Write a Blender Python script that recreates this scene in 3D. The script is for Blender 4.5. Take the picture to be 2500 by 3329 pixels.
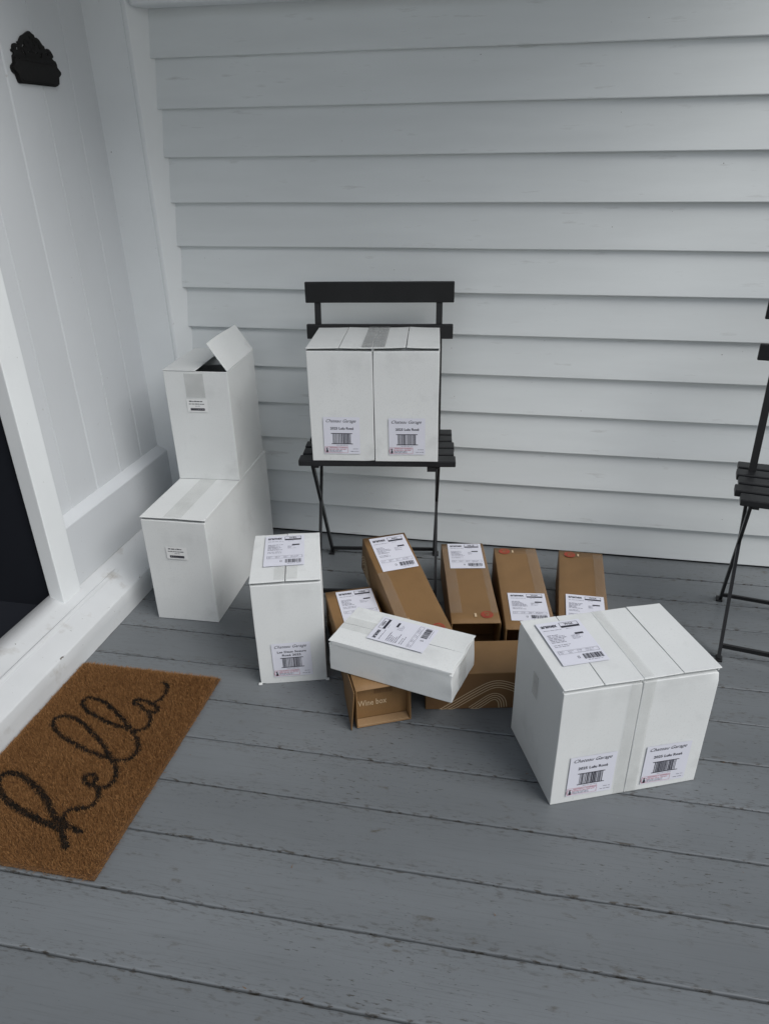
import bpy, bmesh, math, random
import numpy as np
from mathutils import Vector, Matrix, noise

for o in list(bpy.data.objects):
    bpy.data.objects.remove(o)
SC = bpy.context.scene
COL = SC.collection
R = math.radians

# ------------------------------------------------------------------ camera
F_PX, YAW, PITCH, ROLL = 2362.07, 0.19306, 0.49096, -0.01207
PPX, PPY = 27.8, 104.5
cam = bpy.data.cameras.new('camera')
camo = bpy.data.objects.new('camera', cam)
COL.objects.link(camo)
cyw, syw, cp, sp = math.cos(YAW), math.sin(YAW), math.cos(PITCH), math.sin(PITCH)
fwd = Vector((-syw*cp, cyw*cp, -sp)); rgt = Vector((cyw, syw, 0)); up = rgt.cross(fwd)
r2 = math.cos(ROLL)*rgt + math.sin(ROLL)*up
u2 = -math.sin(ROLL)*rgt + math.cos(ROLL)*up
camo.matrix_world = Matrix(((r2.x, u2.x, -fwd.x, 1.14466), (r2.y, u2.y, -fwd.y, -2.38017), (r2.z, u2.z, -fwd.z, 1.275), (0, 0, 0, 1)))
cam.sensor_fit = 'HORIZONTAL'; cam.sensor_width = 36.0
cam.lens = F_PX/2500*36.0
cam.shift_x = -PPX/2500; cam.shift_y = PPY/2500
cam.clip_start = 0.05; cam.clip_end = 500
SC.camera = camo
SC.render.resolution_x, SC.render.resolution_y = 768, 1024

# ------------------------------------------------------------------ sky, sun, exposure
SUN_AZ, SUN_EL = R(118), R(46)          # azimuth counted from +Y towards +X
w = bpy.data.worlds.new('World'); SC.world = w; w.use_nodes = True
nt = w.node_tree; nt.nodes.clear()
sky = nt.nodes.new('ShaderNodeTexSky'); sky.sky_type = 'NISHITA'; sky.sun_disc = False
sky.sun_elevation = SUN_EL; sky.sun_rotation = SUN_AZ
sky.air_density = 1.3; sky.dust_density = 2.0; sky.ozone_density = 1.0
hsv = nt.nodes.new('ShaderNodeHueSaturation'); hsv.inputs['Saturation'].default_value = 0.5
bg = nt.nodes.new('ShaderNodeBackground'); bg.inputs['Strength'].default_value = 0.066
wo = nt.nodes.new('ShaderNodeOutputWorld')
nt.links.new(sky.outputs[0], hsv.inputs['Color']); nt.links.new(hsv.outputs[0], bg.inputs['Color']); nt.links.new(bg.outputs[0], wo.inputs[0])
sun = bpy.data.lights.new('sun', 'SUN'); sun.energy = 1.5; sun.angle = R(38); sun.color = (1.0, 0.99, 0.975)
suno = bpy.data.objects.new('sun', sun); COL.objects.link(suno)
sd = Vector((math.sin(SUN_AZ)*math.cos(SUN_EL), math.cos(SUN_AZ)*math.cos(SUN_EL), math.sin(SUN_EL)))
suno.rotation_euler = sd.to_track_quat('Z', 'Y').to_euler(); suno.location = (6, -6, 8)
SC.view_settings.view_transform = 'Standard'; SC.view_settings.look = 'None'
SC.view_settings.gamma = 1.0; SC.view_settings.use_curve_mapping = False
SC.view_settings.exposure = 0.46
SC.render.engine = 'CYCLES'

# ------------------------------------------------------------------ materials
def mat(name, col, rough=0.6, var=0.0, vscale=(8, 8, 8), bump=0.0, bscale=(60, 60, 60), spec=0.4, extra=None):
    m = bpy.data.materials.new(name); m.use_nodes = True
    N, L = m.node_tree.nodes, m.node_tree.links
    b = N['Principled BSDF']
    b.inputs['Base Color'].default_value = (*col, 1); b.inputs['Roughness'].default_value = rough
    b.inputs['Specular IOR Level'].default_value = spec
    tc = N.new('ShaderNodeTexCoord')
    src = None
    if var:
        mp = N.new('ShaderNodeMapping'); mp.inputs['Scale'].default_value = vscale
        L.new(tc.outputs['Object'], mp.inputs[0])
        nz = N.new('ShaderNodeTexNoise'); nz.inputs['Scale'].default_value = 1; nz.inputs['Detail'].default_value = 6
        L.new(mp.outputs[0], nz.inputs['Vector'])
        oi = N.new('ShaderNodeObjectInfo')
        ma = N.new('ShaderNodeMath'); ma.operation = 'MULTIPLY_ADD'; ma.inputs[1].default_value = 0.35; ma.inputs[2].default_value = -0.17
        L.new(oi.outputs['Random'], ma.inputs[0])
        ad = N.new('ShaderNodeMath'); L.new(nz.outputs['Fac'], ad.inputs[0]); L.new(ma.outputs[0], ad.inputs[1])
        mr = N.new('ShaderNodeMapRange'); mr.inputs[1].default_value = 0.25; mr.inputs[2].default_value = 0.75
        mr.inputs[3].default_value = 1-var; mr.inputs[4].default_value = 1+var*0.6
        L.new(ad.outputs[0], mr.inputs[0])
        mx = N.new('ShaderNodeVectorMath'); mx.operation = 'SCALE'; mx.inputs[0].default_value = col
        L.new(mr.outputs[0], mx.inputs['Scale']); L.new(mx.outputs[0], b.inputs['Base Color'])
        src = mx.outputs[0]
    if bump:
        mp = N.new('ShaderNodeMapping'); mp.inputs['Scale'].default_value = bscale
        L.new(tc.outputs['Object'], mp.inputs[0])
        nz = N.new('ShaderNodeTexNoise'); nz.inputs['Scale'].default_value = 1; nz.inputs['Detail'].default_value = 4
        L.new(mp.outputs[0], nz.inputs['Vector'])
        bp = N.new('ShaderNodeBump'); bp.inputs['Strength'].default_value = bump; bp.inputs['Distance'].default_value = 0.002
        L.new(nz.outputs['Fac'], bp.inputs['Height']); L.new(bp.outputs[0], b.inputs['Normal'])
    if extra: extra(m, N, L, b, tc, src, col)
    return m

def overlay(N, L, b, tc, src, col, dark, scale, lo, hi, space='Object', detail=5, mask=None, rough=None):
    """mix a stain colour where stretched noise passes a threshold"""
    mp = N.new('ShaderNodeMapping'); mp.inputs['Scale'].default_value = scale
    L.new(tc.outputs[space], mp.inputs[0])
    nz = N.new('ShaderNodeTexNoise'); nz.inputs['Scale'].default_value = 1; nz.inputs['Detail'].default_value = detail
    nz.inputs['Roughness'].default_value = 0.62
    L.new(mp.outputs[0], nz.inputs['Vector'])
    mr = N.new('ShaderNodeMapRange'); mr.inputs[1].default_value = lo; mr.inputs[2].default_value = hi
    L.new(nz.outputs['Fac'], mr.inputs[0])
    fac = mr.outputs[0]
    if mask is not None:
        mm = N.new('ShaderNodeMath'); mm.operation = 'MULTIPLY'
        L.new(fac, mm.inputs[0]); L.new(mask, mm.inputs[1]); fac = mm.outputs[0]
    mx = N.new('ShaderNodeMix'); mx.data_type = 'RGBA'
    if src is not None: L.new(src, mx.inputs[6])
    else: mx.inputs[6].default_value = (*col, 1)
    mx.inputs[7].default_value = (*dark, 1)
    L.new(fac, mx.inputs[0]); L.new(mx.outputs[2], b.inputs['Base Color'])
    return mx.outputs[2]

def big_mask(N, L, tc, scale, lo, hi):
    mp = N.new('ShaderNodeMapping'); mp.inputs['Scale'].default_value = scale; mp.inputs['Location'].default_value = (3.1, 1.7, 0.4)
    L.new(tc.outputs['Object'], mp.inputs[0])
    nz = N.new('ShaderNodeTexNoise'); nz.inputs['Scale'].default_value = 1; nz.inputs['Detail'].default_value = 2
    L.new(mp.outputs[0], nz.inputs['Vector'])
    mr = N.new('ShaderNodeMapRange'); mr.inputs[1].default_value = lo; mr.inputs[2].default_value = hi
    L.new(nz.outputs['Fac'], mr.inputs[0]); return mr.outputs[0]

def deck_extra(m, N, L, b, tc, src, col):
    # faint grain, worn patches of short dashes, grubby brown scuffs, specks
    s = overlay(N, L, b, tc, src, col, (0.108, 0.116, 0.121), (6, 330, 40), 0.52, 0.85)
    s = overlay(N, L, b, tc, s, col, (0.17, 0.18, 0.185), (9, 260, 40), 0.60, 0.80, mask=big_mask(N, L, tc, (2.5, 4, 3), 0.45, 0.65))
    s = overlay(N, L, b, tc, s, col, (0.060, 0.056, 0.050), (45, 200, 40), 0.60, 0.66, detail=7, mask=big_mask(N, L, tc, (3.2, 5, 3), 0.47, 0.58))
    s = overlay(N, L, b, tc, s, col, (0.090, 0.084, 0.074), (22, 48, 20), 0.58, 0.70, detail=8, mask=big_mask(N, L, tc, (5, 7, 3), 0.48, 0.62))
    s = overlay(N, L, b, tc, s, col, (0.030, 0.028, 0.026), (26, 300, 40), 0.70, 0.725, detail=3)
    s = overlay(N, L, b, tc, s, col, (0.035, 0.030, 0.026), (150, 190, 40), 0.735, 0.76, detail=2)
    s = overlay(N, L, b, tc, s, col, (0.26, 0.27, 0.27), (110, 260, 40), 0.755, 0.78, detail=2)
    # paint rubbed through along the long edges of the board
    at = N.new('ShaderNodeAttribute'); at.attribute_name = 'edge'
    s = overlay(N, L, b, tc, s, col, (0.060, 0.055, 0.048), (40, 160, 40), 0.54, 0.63, detail=4, mask=at.outputs['Fac'])
def paint_extra(m, N, L, b, tc, src, col):
    s = overlay(N, L, b, tc, src, col, (0.42, 0.42, 0.40), (25, 25, 25), 0.70, 0.80)
    s = overlay(N, L, b, tc, s, col, (0.12, 0.11, 0.10), (90, 160, 60), 0.765, 0.80, detail=2)
def siding_extra(m, N, L, b, tc, src, col):
    s = overlay(N, L, b, tc, src, col, (0.40, 0.41, 0.40), (6, 6, 40), 0.62, 0.85)
    s = overlay(N, L, b, tc, s, col, (0.15, 0.14, 0.13), (60, 60, 90), 0.775, 0.80, detail=2)
def sill_extra(m, N, L, b, tc, src, col):
    s = overlay(N, L, b, tc, src, col, (0.42, 0.41, 0.39), (14, 14, 14), 0.60, 0.80)
    sx = N.new('ShaderNodeSeparateXYZ'); L.new(tc.outputs['Object'], sx.inputs[0])
    mr = N.new('ShaderNodeMapRange'); mr.inputs[1].default_value = -0.062; mr.inputs[2].default_value = -0.054
    L.new(sx.outputs[0], mr.inputs[0])
    mz = N.new('ShaderNodeMapRange'); mz.inputs[1].default_value = 0.070; mz.inputs[2].default_value = 0.075
    L.new(sx.outputs[2], mz.inputs[0])
    mu = N.new('ShaderNodeMath'); mu.operation = 'MULTIPLY'; L.new(mr.outputs[0], mu.inputs[0]); L.new(mz.outputs[0], mu.inputs[1])
    s = overlay(N, L, b, tc, s, col, (0.10, 0.085, 0.07), (60, 22, 90), 0.665, 0.68, detail=3, mask=mu.outputs[0])
    s = overlay(N, L, b, tc, s, col, (0.10, 0.09, 0.08), (60, 110, 60), 0.74, 0.77, detail=2)
def card_extra(m, N, L, b, tc, src, col):
    s = overlay(N, L, b, tc, src, col, tuple(c*0.80 for c in col), (9, 9, 9), 0.55, 0.85)
    s = overlay(N, L, b, tc, s, col, tuple(c*0.90 for c in col), (260, 260, 260), 0.55, 0.75, detail=2)
    s = overlay(N, L, b, tc, s, col, tuple(c*0.55 for c in col), (30, 90, 30), 0.73, 0.80, detail=3)

M = {}
M['siding'] = mat('siding_paint', (0.70, 0.735, 0.745), 0.42, 0.05, (3, 3, 20), 0.10, (15, 60, 220), extra=siding_extra)
M['trim'] = mat('trim_paint', (0.77, 0.80, 0.815), 0.33, 0.04, (5, 5, 5), 0.10, (120, 120, 18), extra=paint_extra)
M['sill'] = mat('sill_paint', (0.60, 0.62, 0.635), 0.36, 0.06, (7, 7, 7), 0.12, (90, 14, 90), extra=sill_extra)
M['panel'] = mat('panel_paint', (0.61, 0.635, 0.66), 0.40, 0.04, (4, 4, 3), 0.10, (120, 120, 14), extra=paint_extra)
M['deck'] = mat('deck_paint', (0.158, 0.172, 0.183), 0.36, 0.15, (1.4, 5, 4), 0.10, (10, 220, 40), extra=deck_extra)
M['white_card'] = mat('white_cardboard', (0.70, 0.72, 0.72), 0.62, 0.05, (6, 6, 6), 0.06, (90, 90, 90), spec=0.3, extra=card_extra)
M['grey_card'] = mat('inner_cardboard', (0.36, 0.31, 0.25), 0.8)
M['kraft'] = mat('kraft_cardboard', (0.224, 0.129, 0.055), 0.55, 0.16, (9, 9, 9), 0.14, (150, 24, 150), spec=0.3, extra=card_extra)
M['kraft_edge'] = mat('kraft_inner', (0.33, 0.215, 0.115), 0.7, 0.08, (12, 12, 12))
M['kraft_line'] = mat('kraft_light_print', (0.56, 0.43, 0.28), 0.7)
M['kraft_dark'] = mat('kraft_brown_print', (0.16, 0.085, 0.035), 0.65, 0.08, (12, 12, 12))
M['paper'] = mat('label_paper', (0.69, 0.70, 0.78), 0.45, 0.02, (20, 20, 20))
M['ink'] = mat('black_ink', (0.03, 0.03, 0.045), 0.6)
M['ink_soft'] = mat('grey_ink', (0.16, 0.16, 0.21), 0.6)
M['ink_pink'] = mat('red_ink', (0.45, 0.09, 0.14), 0.6)
M['red'] = mat('red_print', (0.30, 0.050, 0.028), 0.6, 0.3, (90, 90, 90))
M['black'] = mat('black_paint', (0.010, 0.0105, 0.012), 0.45, 0.25, (20, 20, 20), 0.15, (12, 120, 60))
M['steel'] = mat('black_steel', (0.012, 0.012, 0.013), 0.40)
M['iron'] = mat('cast_iron', (0.0045, 0.004, 0.004), 0.75, 0.3, (60, 60, 60), 0.4, (90, 90, 90))
M['dark'] = mat('interior_shade', (0.012, 0.014, 0.020), 0.6)  # near-black colour stands in for the shade of the unlit hall
M['void'] = mat('under_deck_soil', (0.03, 0.027, 0.024), 0.9)
M['bounce_ground'] = mat('pale_bounce_ground', (0.30, 0.30, 0.285), 0.9, 0.2, (2, 2, 2))  # unseen ground, made pale to bounce light onto the box fronts
M['ceiling'] = mat('porch_ceiling_paint', (0.62, 0.63, 0.63), 0.5)
M['mat_base'] = mat('mat_backing', (0.10, 0.05, 0.02), 0.9)
def coir(name, a, b_, sc=260):
    m = bpy.data.materials.new(name); m.use_nodes = True
    N, L = m.node_tree.nodes, m.node_tree.links; b = N['Principled BSDF']
    at = N.new('ShaderNodeAttribute'); at.attribute_name = 'shade'
    mx = N.new('ShaderNodeMix'); mx.data_type = 'RGBA'; mx.inputs[6].default_value = (*a, 1); mx.inputs[7].default_value = (*b_, 1)
    L.new(at.outputs['Fac'], mx.inputs[0]); L.new(mx.outputs[2], b.inputs['Base Color'])
    b.inputs['Roughness'].default_value = 0.75; b.inputs['Specular IOR Level'].default_value = 0.2
    return m
M['coir'] = coir('coir_fibre', (0.165, 0.074, 0.026), (0.38, 0.205, 0.082))
M['coir_black'] = coir('coir_dyed_black', (0.008, 0.007, 0.006), (0.022, 0.018, 0.014))
def tape_mat(name, col, fac, rough=0.18):
    m = bpy.data.materials.new(name); m.use_nodes = True
    N, L = m.node_tree.nodes, m.node_tree.links; b = N['Principled BSDF']
    b.inputs['Base Color'].default_value = (*col, 1); b.inputs['Roughness'].default_value = rough
    tr = N.new('ShaderNodeBsdfTransparent'); mx = N.new('ShaderNodeMixShader')
    tc = N.new('ShaderNodeTexCoord'); nz = N.new('ShaderNodeTexNoise'); nz.inputs['Scale'].default_value = 22; nz.inputs['Detail'].default_value = 2
    L.new(tc.outputs['Object'], nz.inputs['Vector'])
    mr = N.new('ShaderNodeMapRange'); mr.inputs[1].default_value = 0.35; mr.inputs[2].default_value = 0.65
    mr.inputs[3].default_value = fac*0.85; mr.inputs[4].default_value = min(1, fac*1.15)
    L.new(nz.outputs['Fac'], mr.inputs[0]); L.new(mr.outputs[0], mx.inputs[0])
    L.new(tr.outputs[0], mx.inputs[1]); L.new(b.outputs[0], mx.inputs[2])
    bp = N.new('ShaderNodeBump'); bp.inputs['Strength'].default_value = 0.12; bp.inputs['Distance'].default_value = 0.001
    L.new(nz.outputs['Fac'], bp.inputs['Height']); L.new(bp.outputs[0], b.inputs['Normal'])
    L.new(mx.outputs[0], N['Material Output'].inputs[0]); return m
M['tape'] = tape_mat('clear_tape', (0.50, 0.51, 0.50), 0.30)
M['tape_faint'] = tape_mat('faint_clear_tape', (0.50, 0.51, 0.48), 0.17)
M['tape_grey'] = tape_mat('grey_tape', (0.40, 0.41, 0.41), 0.60, 0.25)
M['tape_kraft'] = tape_mat('clear_tape_on_kraft', (0.40, 0.32, 0.25), 0.22, 0.15)

# ------------------------------------------------------------------ mesh helpers
class MB:
    def __init__(s): s.v = []; s.f = []; s.mi = []
    def add(s, vs, fs, mi=0):
        n = len(s.v); s.v += [tuple(p) for p in vs]; s.f += [tuple(i+n for i in f) for f in fs]; s.mi += [mi]*len(fs)
    def box(s, a, b, mi=0):
        (x0, y0, z0), (x1, y1, z1) = a, b
        s.add([(x0, y0, z0), (x1, y0, z0), (x1, y1, z0), (x0, y1, z0), (x0, y0, z1), (x1, y0, z1), (x1, y1, z1), (x0, y1, z1)],
              [(0, 3, 2, 1), (4, 5, 6, 7), (0, 1, 5, 4), (1, 2, 6, 5), (2, 3, 7, 6), (3, 0, 4, 7)], mi)
    def build(s, name, mats, parent=None, smooth=False):
        if not isinstance(mats, (list, tuple)): mats = [mats]
        me = bpy.data.meshes.new(name); me.from_pydata(s.v, [], s.f)
        for m in mats: me.materials.append(m)
        if len(mats) > 1: me.polygons.foreach_set('material_index', s.mi)
        if smooth: me.polygons.foreach_set('use_smooth', [True]*len(me.polygons))
        me.update(); o = bpy.data.objects.new(name, me); COL.objects.link(o)
        if parent is not None: o.parent = parent
        return o

def empty(name, loc=(0, 0, 0), rot=(0, 0, 0)):
    o = bpy.data.objects.new(name, None); o.empty_display_size = 0.05; COL.objects.link(o)
    o.location = loc; o.rotation_euler = rot; return o
def tag(o, label=None, cat=None, group=None, kind=None):
    if label: o['label'] = label
    if cat: o['category'] = cat
    if group: o['group'] = group
    if kind: o['kind'] = kind
    return o

def axis_pts(d, r, n):
    s = [0, r*0.3, r]; e = [d-r, d-r*0.3, d]
    if d > 6*r: s.append(1.7*r); e.insert(0, d-1.7*r)
    return s + [s[-1]+(e[0]-s[-1])*i/n for i in range(1, n)] + e
def gridbox(mb, o, dims, r=0.002, n=(6, 6, 6), amp=0.0004, freq=7, seed=0, fn=None, mi=0, xf=None):
    """a box with rounded edges and softly uneven faces"""
    ax = [axis_pts(dims[i], r, max(1, n[i])) for i in range(3)]
    L = [len(a) for a in ax]; idx = {}; vs = []; fs = []
    def V(i, j, k):
        key = (i, j, k)
        if key in idx: return idx[key]
        p = Vector((ax[0][i], ax[1][j], ax[2][k]))
        q = Vector([min(max(p[c], r), dims[c]-r) for c in range(3)]); dl = p-q
        if sum(abs(c) > 1e-9 for c in dl) > 1: dl = dl.normalized()*r
        p = q+dl
        if amp: p = p+noise.noise_vector(p*freq+Vector((seed*3.7, seed*1.3, seed*7.1)))*amp
        if fn: p = fn(p)
        p = p+Vector(o)
        if xf: p = xf(p)
        idx[key] = len(vs); vs.append(tuple(p)); return idx[key]
    for j in range(L[1]-1):
        for i in range(L[0]-1):
            fs.append((V(i, j, 0), V(i, j+1, 0), V(i+1, j+1, 0), V(i+1, j, 0)))
            k = L[2]-1; fs.append((V(i, j, k), V(i+1, j, k), V(i+1, j+1, k), V(i, j+1, k)))
    for k in range(L[2]-1):
        for i in range(L[0]-1):
            fs.append((V(i, 0, k), V(i+1, 0, k), V(i+1, 0, k+1), V(i, 0, k+1)))
            j = L[1]-1; fs.append((V(i, j, k), V(i, j, k+1), V(i+1, j, k+1), V(i+1, j, k)))
        for j in range(L[1]-1):
            fs.append((V(0, j, k), V(0, j, k+1), V(0, j+1, k+1), V(0, j+1, k)))
            i = L[0]-1; fs.append((V(i, j, k), V(i, j+1, k), V(i, j+1, k+1), V(i, j, k+1)))
    mb.add(vs, fs, mi)

def rbox(name, o, dims, m, parent, r=0.002, n=(1, 1, 1), amp=0.0, freq=7, seed=0, fn=None, xf=None):
    mb = MB(); gridbox(mb, o, dims, r, n, amp, freq, seed, fn, 0, xf); return mb.build(name, m, parent, True)

def bar(mb, a, b, wd, th, side=Vector((1, 0, 0)), mi=0):
    """flat bar from a to b, wd measured along side, th across"""
    a, b = Vector(a), Vector(b); d = (b-a).normalized(); s = (side-d*side.dot(d)).normalized(); t = d.cross(s)
    vs = []
    for p in (a, b):
        for (i, j) in ((-1, -1), (1, -1), (1, 1), (-1, 1)): vs.append(p+s*(i*wd/2)+t*(j*th/2))
    mb.add(vs, [(0, 1, 2, 3), (4, 7, 6, 5), (0, 4, 5, 1), (1, 5, 6, 2), (2, 6, 7, 3), (3, 7, 4, 0)], mi)

def strip(mb, pts, wd, to3, mi=0):
    """2-D polyline as a flat ribbon mapped by to3"""
    P = [Vector((p[0], p[1])) for p in pts]; n = len(P); vs = []
    for i in range(n):
        d = (P[min(i+1, n-1)]-P[max(i-1, 0)]).normalized(); q = Vector((-d.y, d.x))*wd/2
        vs += [to3(*(P[i]+q)), to3(*(P[i]-q))]
    mb.add(vs, [(2*i, 2*i+1, 2*i+3, 2*i+2) for i in range(n-1)], mi)

_tx = {}
def text2d(s, bold=0.0, shear=0.0):
    key = (s, bold, shear)
    if key in _tx: return _tx[key]
    c = bpy.data.curves.new('t', 'FONT'); c.body = s; c.size = 1; c.resolution_u = 2; c.offset = bold; c.shear = shear
    o = bpy.data.objects.new('t', c); COL.objects.link(o); bpy.context.view_layer.update()
    me = bpy.data.meshes.new_from_object(o.evaluated_get(bpy.context.evaluated_depsgraph_get()))
    v = [(q.co.x, q.co.y) for q in me.vertices]; f = [tuple(p.vertices) for p in me.polygons]
    bpy.data.objects.remove(o); bpy.data.curves.remove(c); bpy.data.meshes.remove(me)
    x0 = min(p[0] for p in v); x1 = max(p[0] for p in v); y0 = min(p[1] for p in v); y1 = max(p[1] for p in v)
    _tx[key] = ([((p[0]-x0)/(x1-x0), (p[1]-y0)/(y1-y0)) for p in v], f, (x1-x0)/(y1-y0)); return _tx[key]

class Print:
    """flat ink in label space (0..w, 0..h), laid on a plane of the thing"""
    def __init__(s, to3): s.mb = MB(); s.to3 = to3
    def rect(s, x0, y0, x1, y1, mi=0):
        s.mb.add([s.to3(x0, y0), s.to3(x1, y0), s.to3(x1, y1), s.to3(x0, y1)], [(0, 1, 2, 3)], mi)
    def frame(s, x0, y0, x1, y1, t, mi=0):
        s.rect(x0, y0, x1, y0+t, mi); s.rect(x0, y1-t, x1, y1, mi); s.rect(x0, y0+t, x0+t, y1-t, mi); s.rect(x1-t, y0+t, x1, y1-t, mi)
    def text(s, t, x0, y0, x1, y1, mi=0, bold=0.0, shear=0.0):
        v, f, a = text2d(t, bold, shear)
        s.mb.add([s.to3(x0+p[0]*(x1-x0), y0+p[1]*(y1-y0)) for p in v], f, mi)
    def words(s, x0, y0, x1, hgt, rnd, mi=1, fill=0.85):
        x = x0
        while x < x1:
            wd = rnd.uniform(0.003, 0.010); s.rect(x, y0, min(x+wd, x1), y0+hgt*rnd.uniform(0.7, 1.0), mi); x += wd+rnd.uniform(0.0008, 0.002)/fill
    def bars(s, x0, y0, x1, y1, rnd, mi=0, unit=0.0011):
        x = x0
        while x < x1-unit:
            wd = unit*rnd.choice((0.7, 0.7, 1.2, 1.9)); s.rect(x, y0, min(x+wd, x1), y1, mi); x += wd+unit*rnd.choice((0.7, 0.9, 1.5))
    def poly(s, pts, mi=0): s.mb.add([s.to3(*p) for p in pts], [tuple(range(len(pts)))], mi)

def plane(O, ux, uy, off=0.0):
    O, ux, uy = Vector(O), Vector(ux), Vector(uy); n = ux.cross(uy)
    return lambda x, y, e=0.0: tuple(O+ux*x+uy*y+n*(off+e))

def paper(name, parent, O, ux, uy, wd, hg, m, off=0.0010, seed=0, curl=0.0):
    """thin paper or tape sheet, subdivided so it can ripple"""
    mb = MB(); to = plane(O, ux, uy); nx, ny = 6, 8; vs = []; fs = []
    for j in range(ny+1):
        for i in range(nx+1):
            x, y = wd*i/nx, hg*j/ny
            e = off+curl*noise.noise(Vector((x*40+seed, y*40, seed*2.0)))
            vs.append(to(x, y, e))
    for j in range(ny):
        for i in range(nx):
            a = j*(nx+1)+i; fs.append((a, a+1, a+nx+2, a+nx+1))
    mb.add(vs, fs); return mb.build(name, m, parent, True)

def crooked(ux, uy, seed, amt=.022):
    a = random.Random(seed*7+1).uniform(-amt, amt); ux, uy = Vector(ux), Vector(uy)
    return ux*math.cos(a)+uy*math.sin(a), uy*math.cos(a)-ux*math.sin(a)
def ship_label(parent, O, ux, uy, wd, hg, code, seed, off=0.0024, lab=None):
    ux, uy = crooked(ux, uy, seed)
    lb = paper('shipping_label', parent, O, ux, uy, wd, hg, M['paper'], off, seed)
    rnd = random.Random(seed); p = Print(plane(O, ux, uy, off+0.0005)); X = lambda f: f*wd; Y = lambda f: (1-f)*hg
    p.text('aramex', X(.07), Y(.135), X(.43), Y(.075), 0, 0.03)
    p.frame(X(.50), Y(.165), X(.92), Y(.045), 0.0009); p.rect(X(.50), Y(.17), X(.92), Y(.125))
    p.text(code, X(.61), Y(.11), X(.81), Y(.062), 0, 0.02)
    p.words(X(.07), Y(.205), X(.47), 0.0018, rnd); p.words(X(.58), Y(.205), X(.72), 0.0012, rnd)
    for k in range(6): p.words(X(.08), Y(.325+.034*k), X(rnd.uniform(.26, .48)), 0.0024, rnd, 1)
    p.rect(X(.69), Y(.355), X(.88), Y(.315)); 
    for k in range(4): p.words(X(.58), Y(.375+.026*k), X(rnd.uniform(.66, .82)), 0.0013, rnd)
    for k in range(2): p.words(X(.08), Y(.56+.036*k), X(rnd.uniform(.3, .46)), 0.0020, rnd)
    p.frame(X(.07), Y(.765), X(.95), Y(.685), 0.0007, 1)
    for a, b_ in ((.1, .2), (.28, .4), (.48, .6), (.66, .86)):
        p.words(X(a), Y(.715), X(b_), 0.0016, rnd); p.words(X(a), Y(.745), X(b_-.03), 0.0013, rnd)
    p.frame(X(.40), Y(.885), X(.445), Y(.835), 0.0009)
    p.bars(X(.53), Y(.915), X(.95), Y(.805), rnd, 0, 0.0013); p.words(X(.58), Y(.945), X(.9), 0.0014, rnd)
    p.mb.build('print', [M['ink'], M['ink_soft']], lb)
    return lb

def product_label(parent, O, ux, uy, wd, hg, lines, seed, off=0.0019):
    ux, uy = crooked(ux, uy, seed, .016)
    lb = paper('product_label', parent, O, ux, uy, wd, hg, M['paper'], off, seed)
    rnd = random.Random(seed); p = Print(plane(O, ux, uy, off+0.0005)); X = lambda f: f*wd; Y = lambda f: (1-f)*hg
    p.text('Chateau Garage', X(.08), Y(.165), X(.90), Y(.055), 0, 0.0, 0.45)
    if len(lines) == 1:
        p.text(lines[0], X(.19), Y(.335), X(.83), Y(.265), 0, 0.02)
    else:
        p.text(lines[0], X(.14), Y(.285), X(.88), Y(.225), 0, 0.02); p.text(lines[1], X(.26), Y(.385), X(.74), Y(.325), 0, 0.02)
    y1, y0 = (.43, .73)
    p.rect(X(.20), Y(y1+.018), X(.79), Y(y1)); p.rect(X(.21), Y(y0), X(.80), Y(y0-.018))
    p.bars(X(.25), Y(y0-.018), X(.76), Y(y1+.018), rnd, 0, 0.0014)
    p.words(X(.34), Y(y0+.035), X(.66), 0.0011, rnd, 1)
    p.frame(X(.02), Y(.97), X(.66), Y(.80), 0.0006, 2)
    fx, fy = X(.075), Y(.965)
    p.poly([(fx-.003, fy), (fx+.003, fy), (fx+.0035, fy+.006), (fx+.002, fy+.010), (fx-.0015, fy+.010), (fx-.0022, fy+.005)])
    p.poly([(fx+.0022*math.cos(a*.785), fy+.0125+.0022*math.sin(a*.785)) for a in range(8)])
    ring = [(fx+.0075*math.cos(a*.3927), fy+.0075+.0075*math.sin(a*.3927)) for a in range(17)]
    strip(p.mb, ring, 0.0007, p.to3, 2)
    p.text('PREGNANCY WARNING', X(.15), Y(.845), X(.64), Y(.815), 2, 0.01)
    for k in range(3): p.words(X(.15), Y(.88+.033*k), X(.62 if k == 0 else .50), 0.0016, rnd, 2 if k == 0 else 1)
    p.words(X(.80), Y(.865), X(.95), 0.0016, rnd, 1); p.words(X(.74), Y(.935), X(.96), 0.0016, rnd, 1)
    p.mb.build('print', [M['ink'], M['ink_soft'], M['ink_pink']], lb)
    return lb

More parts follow.
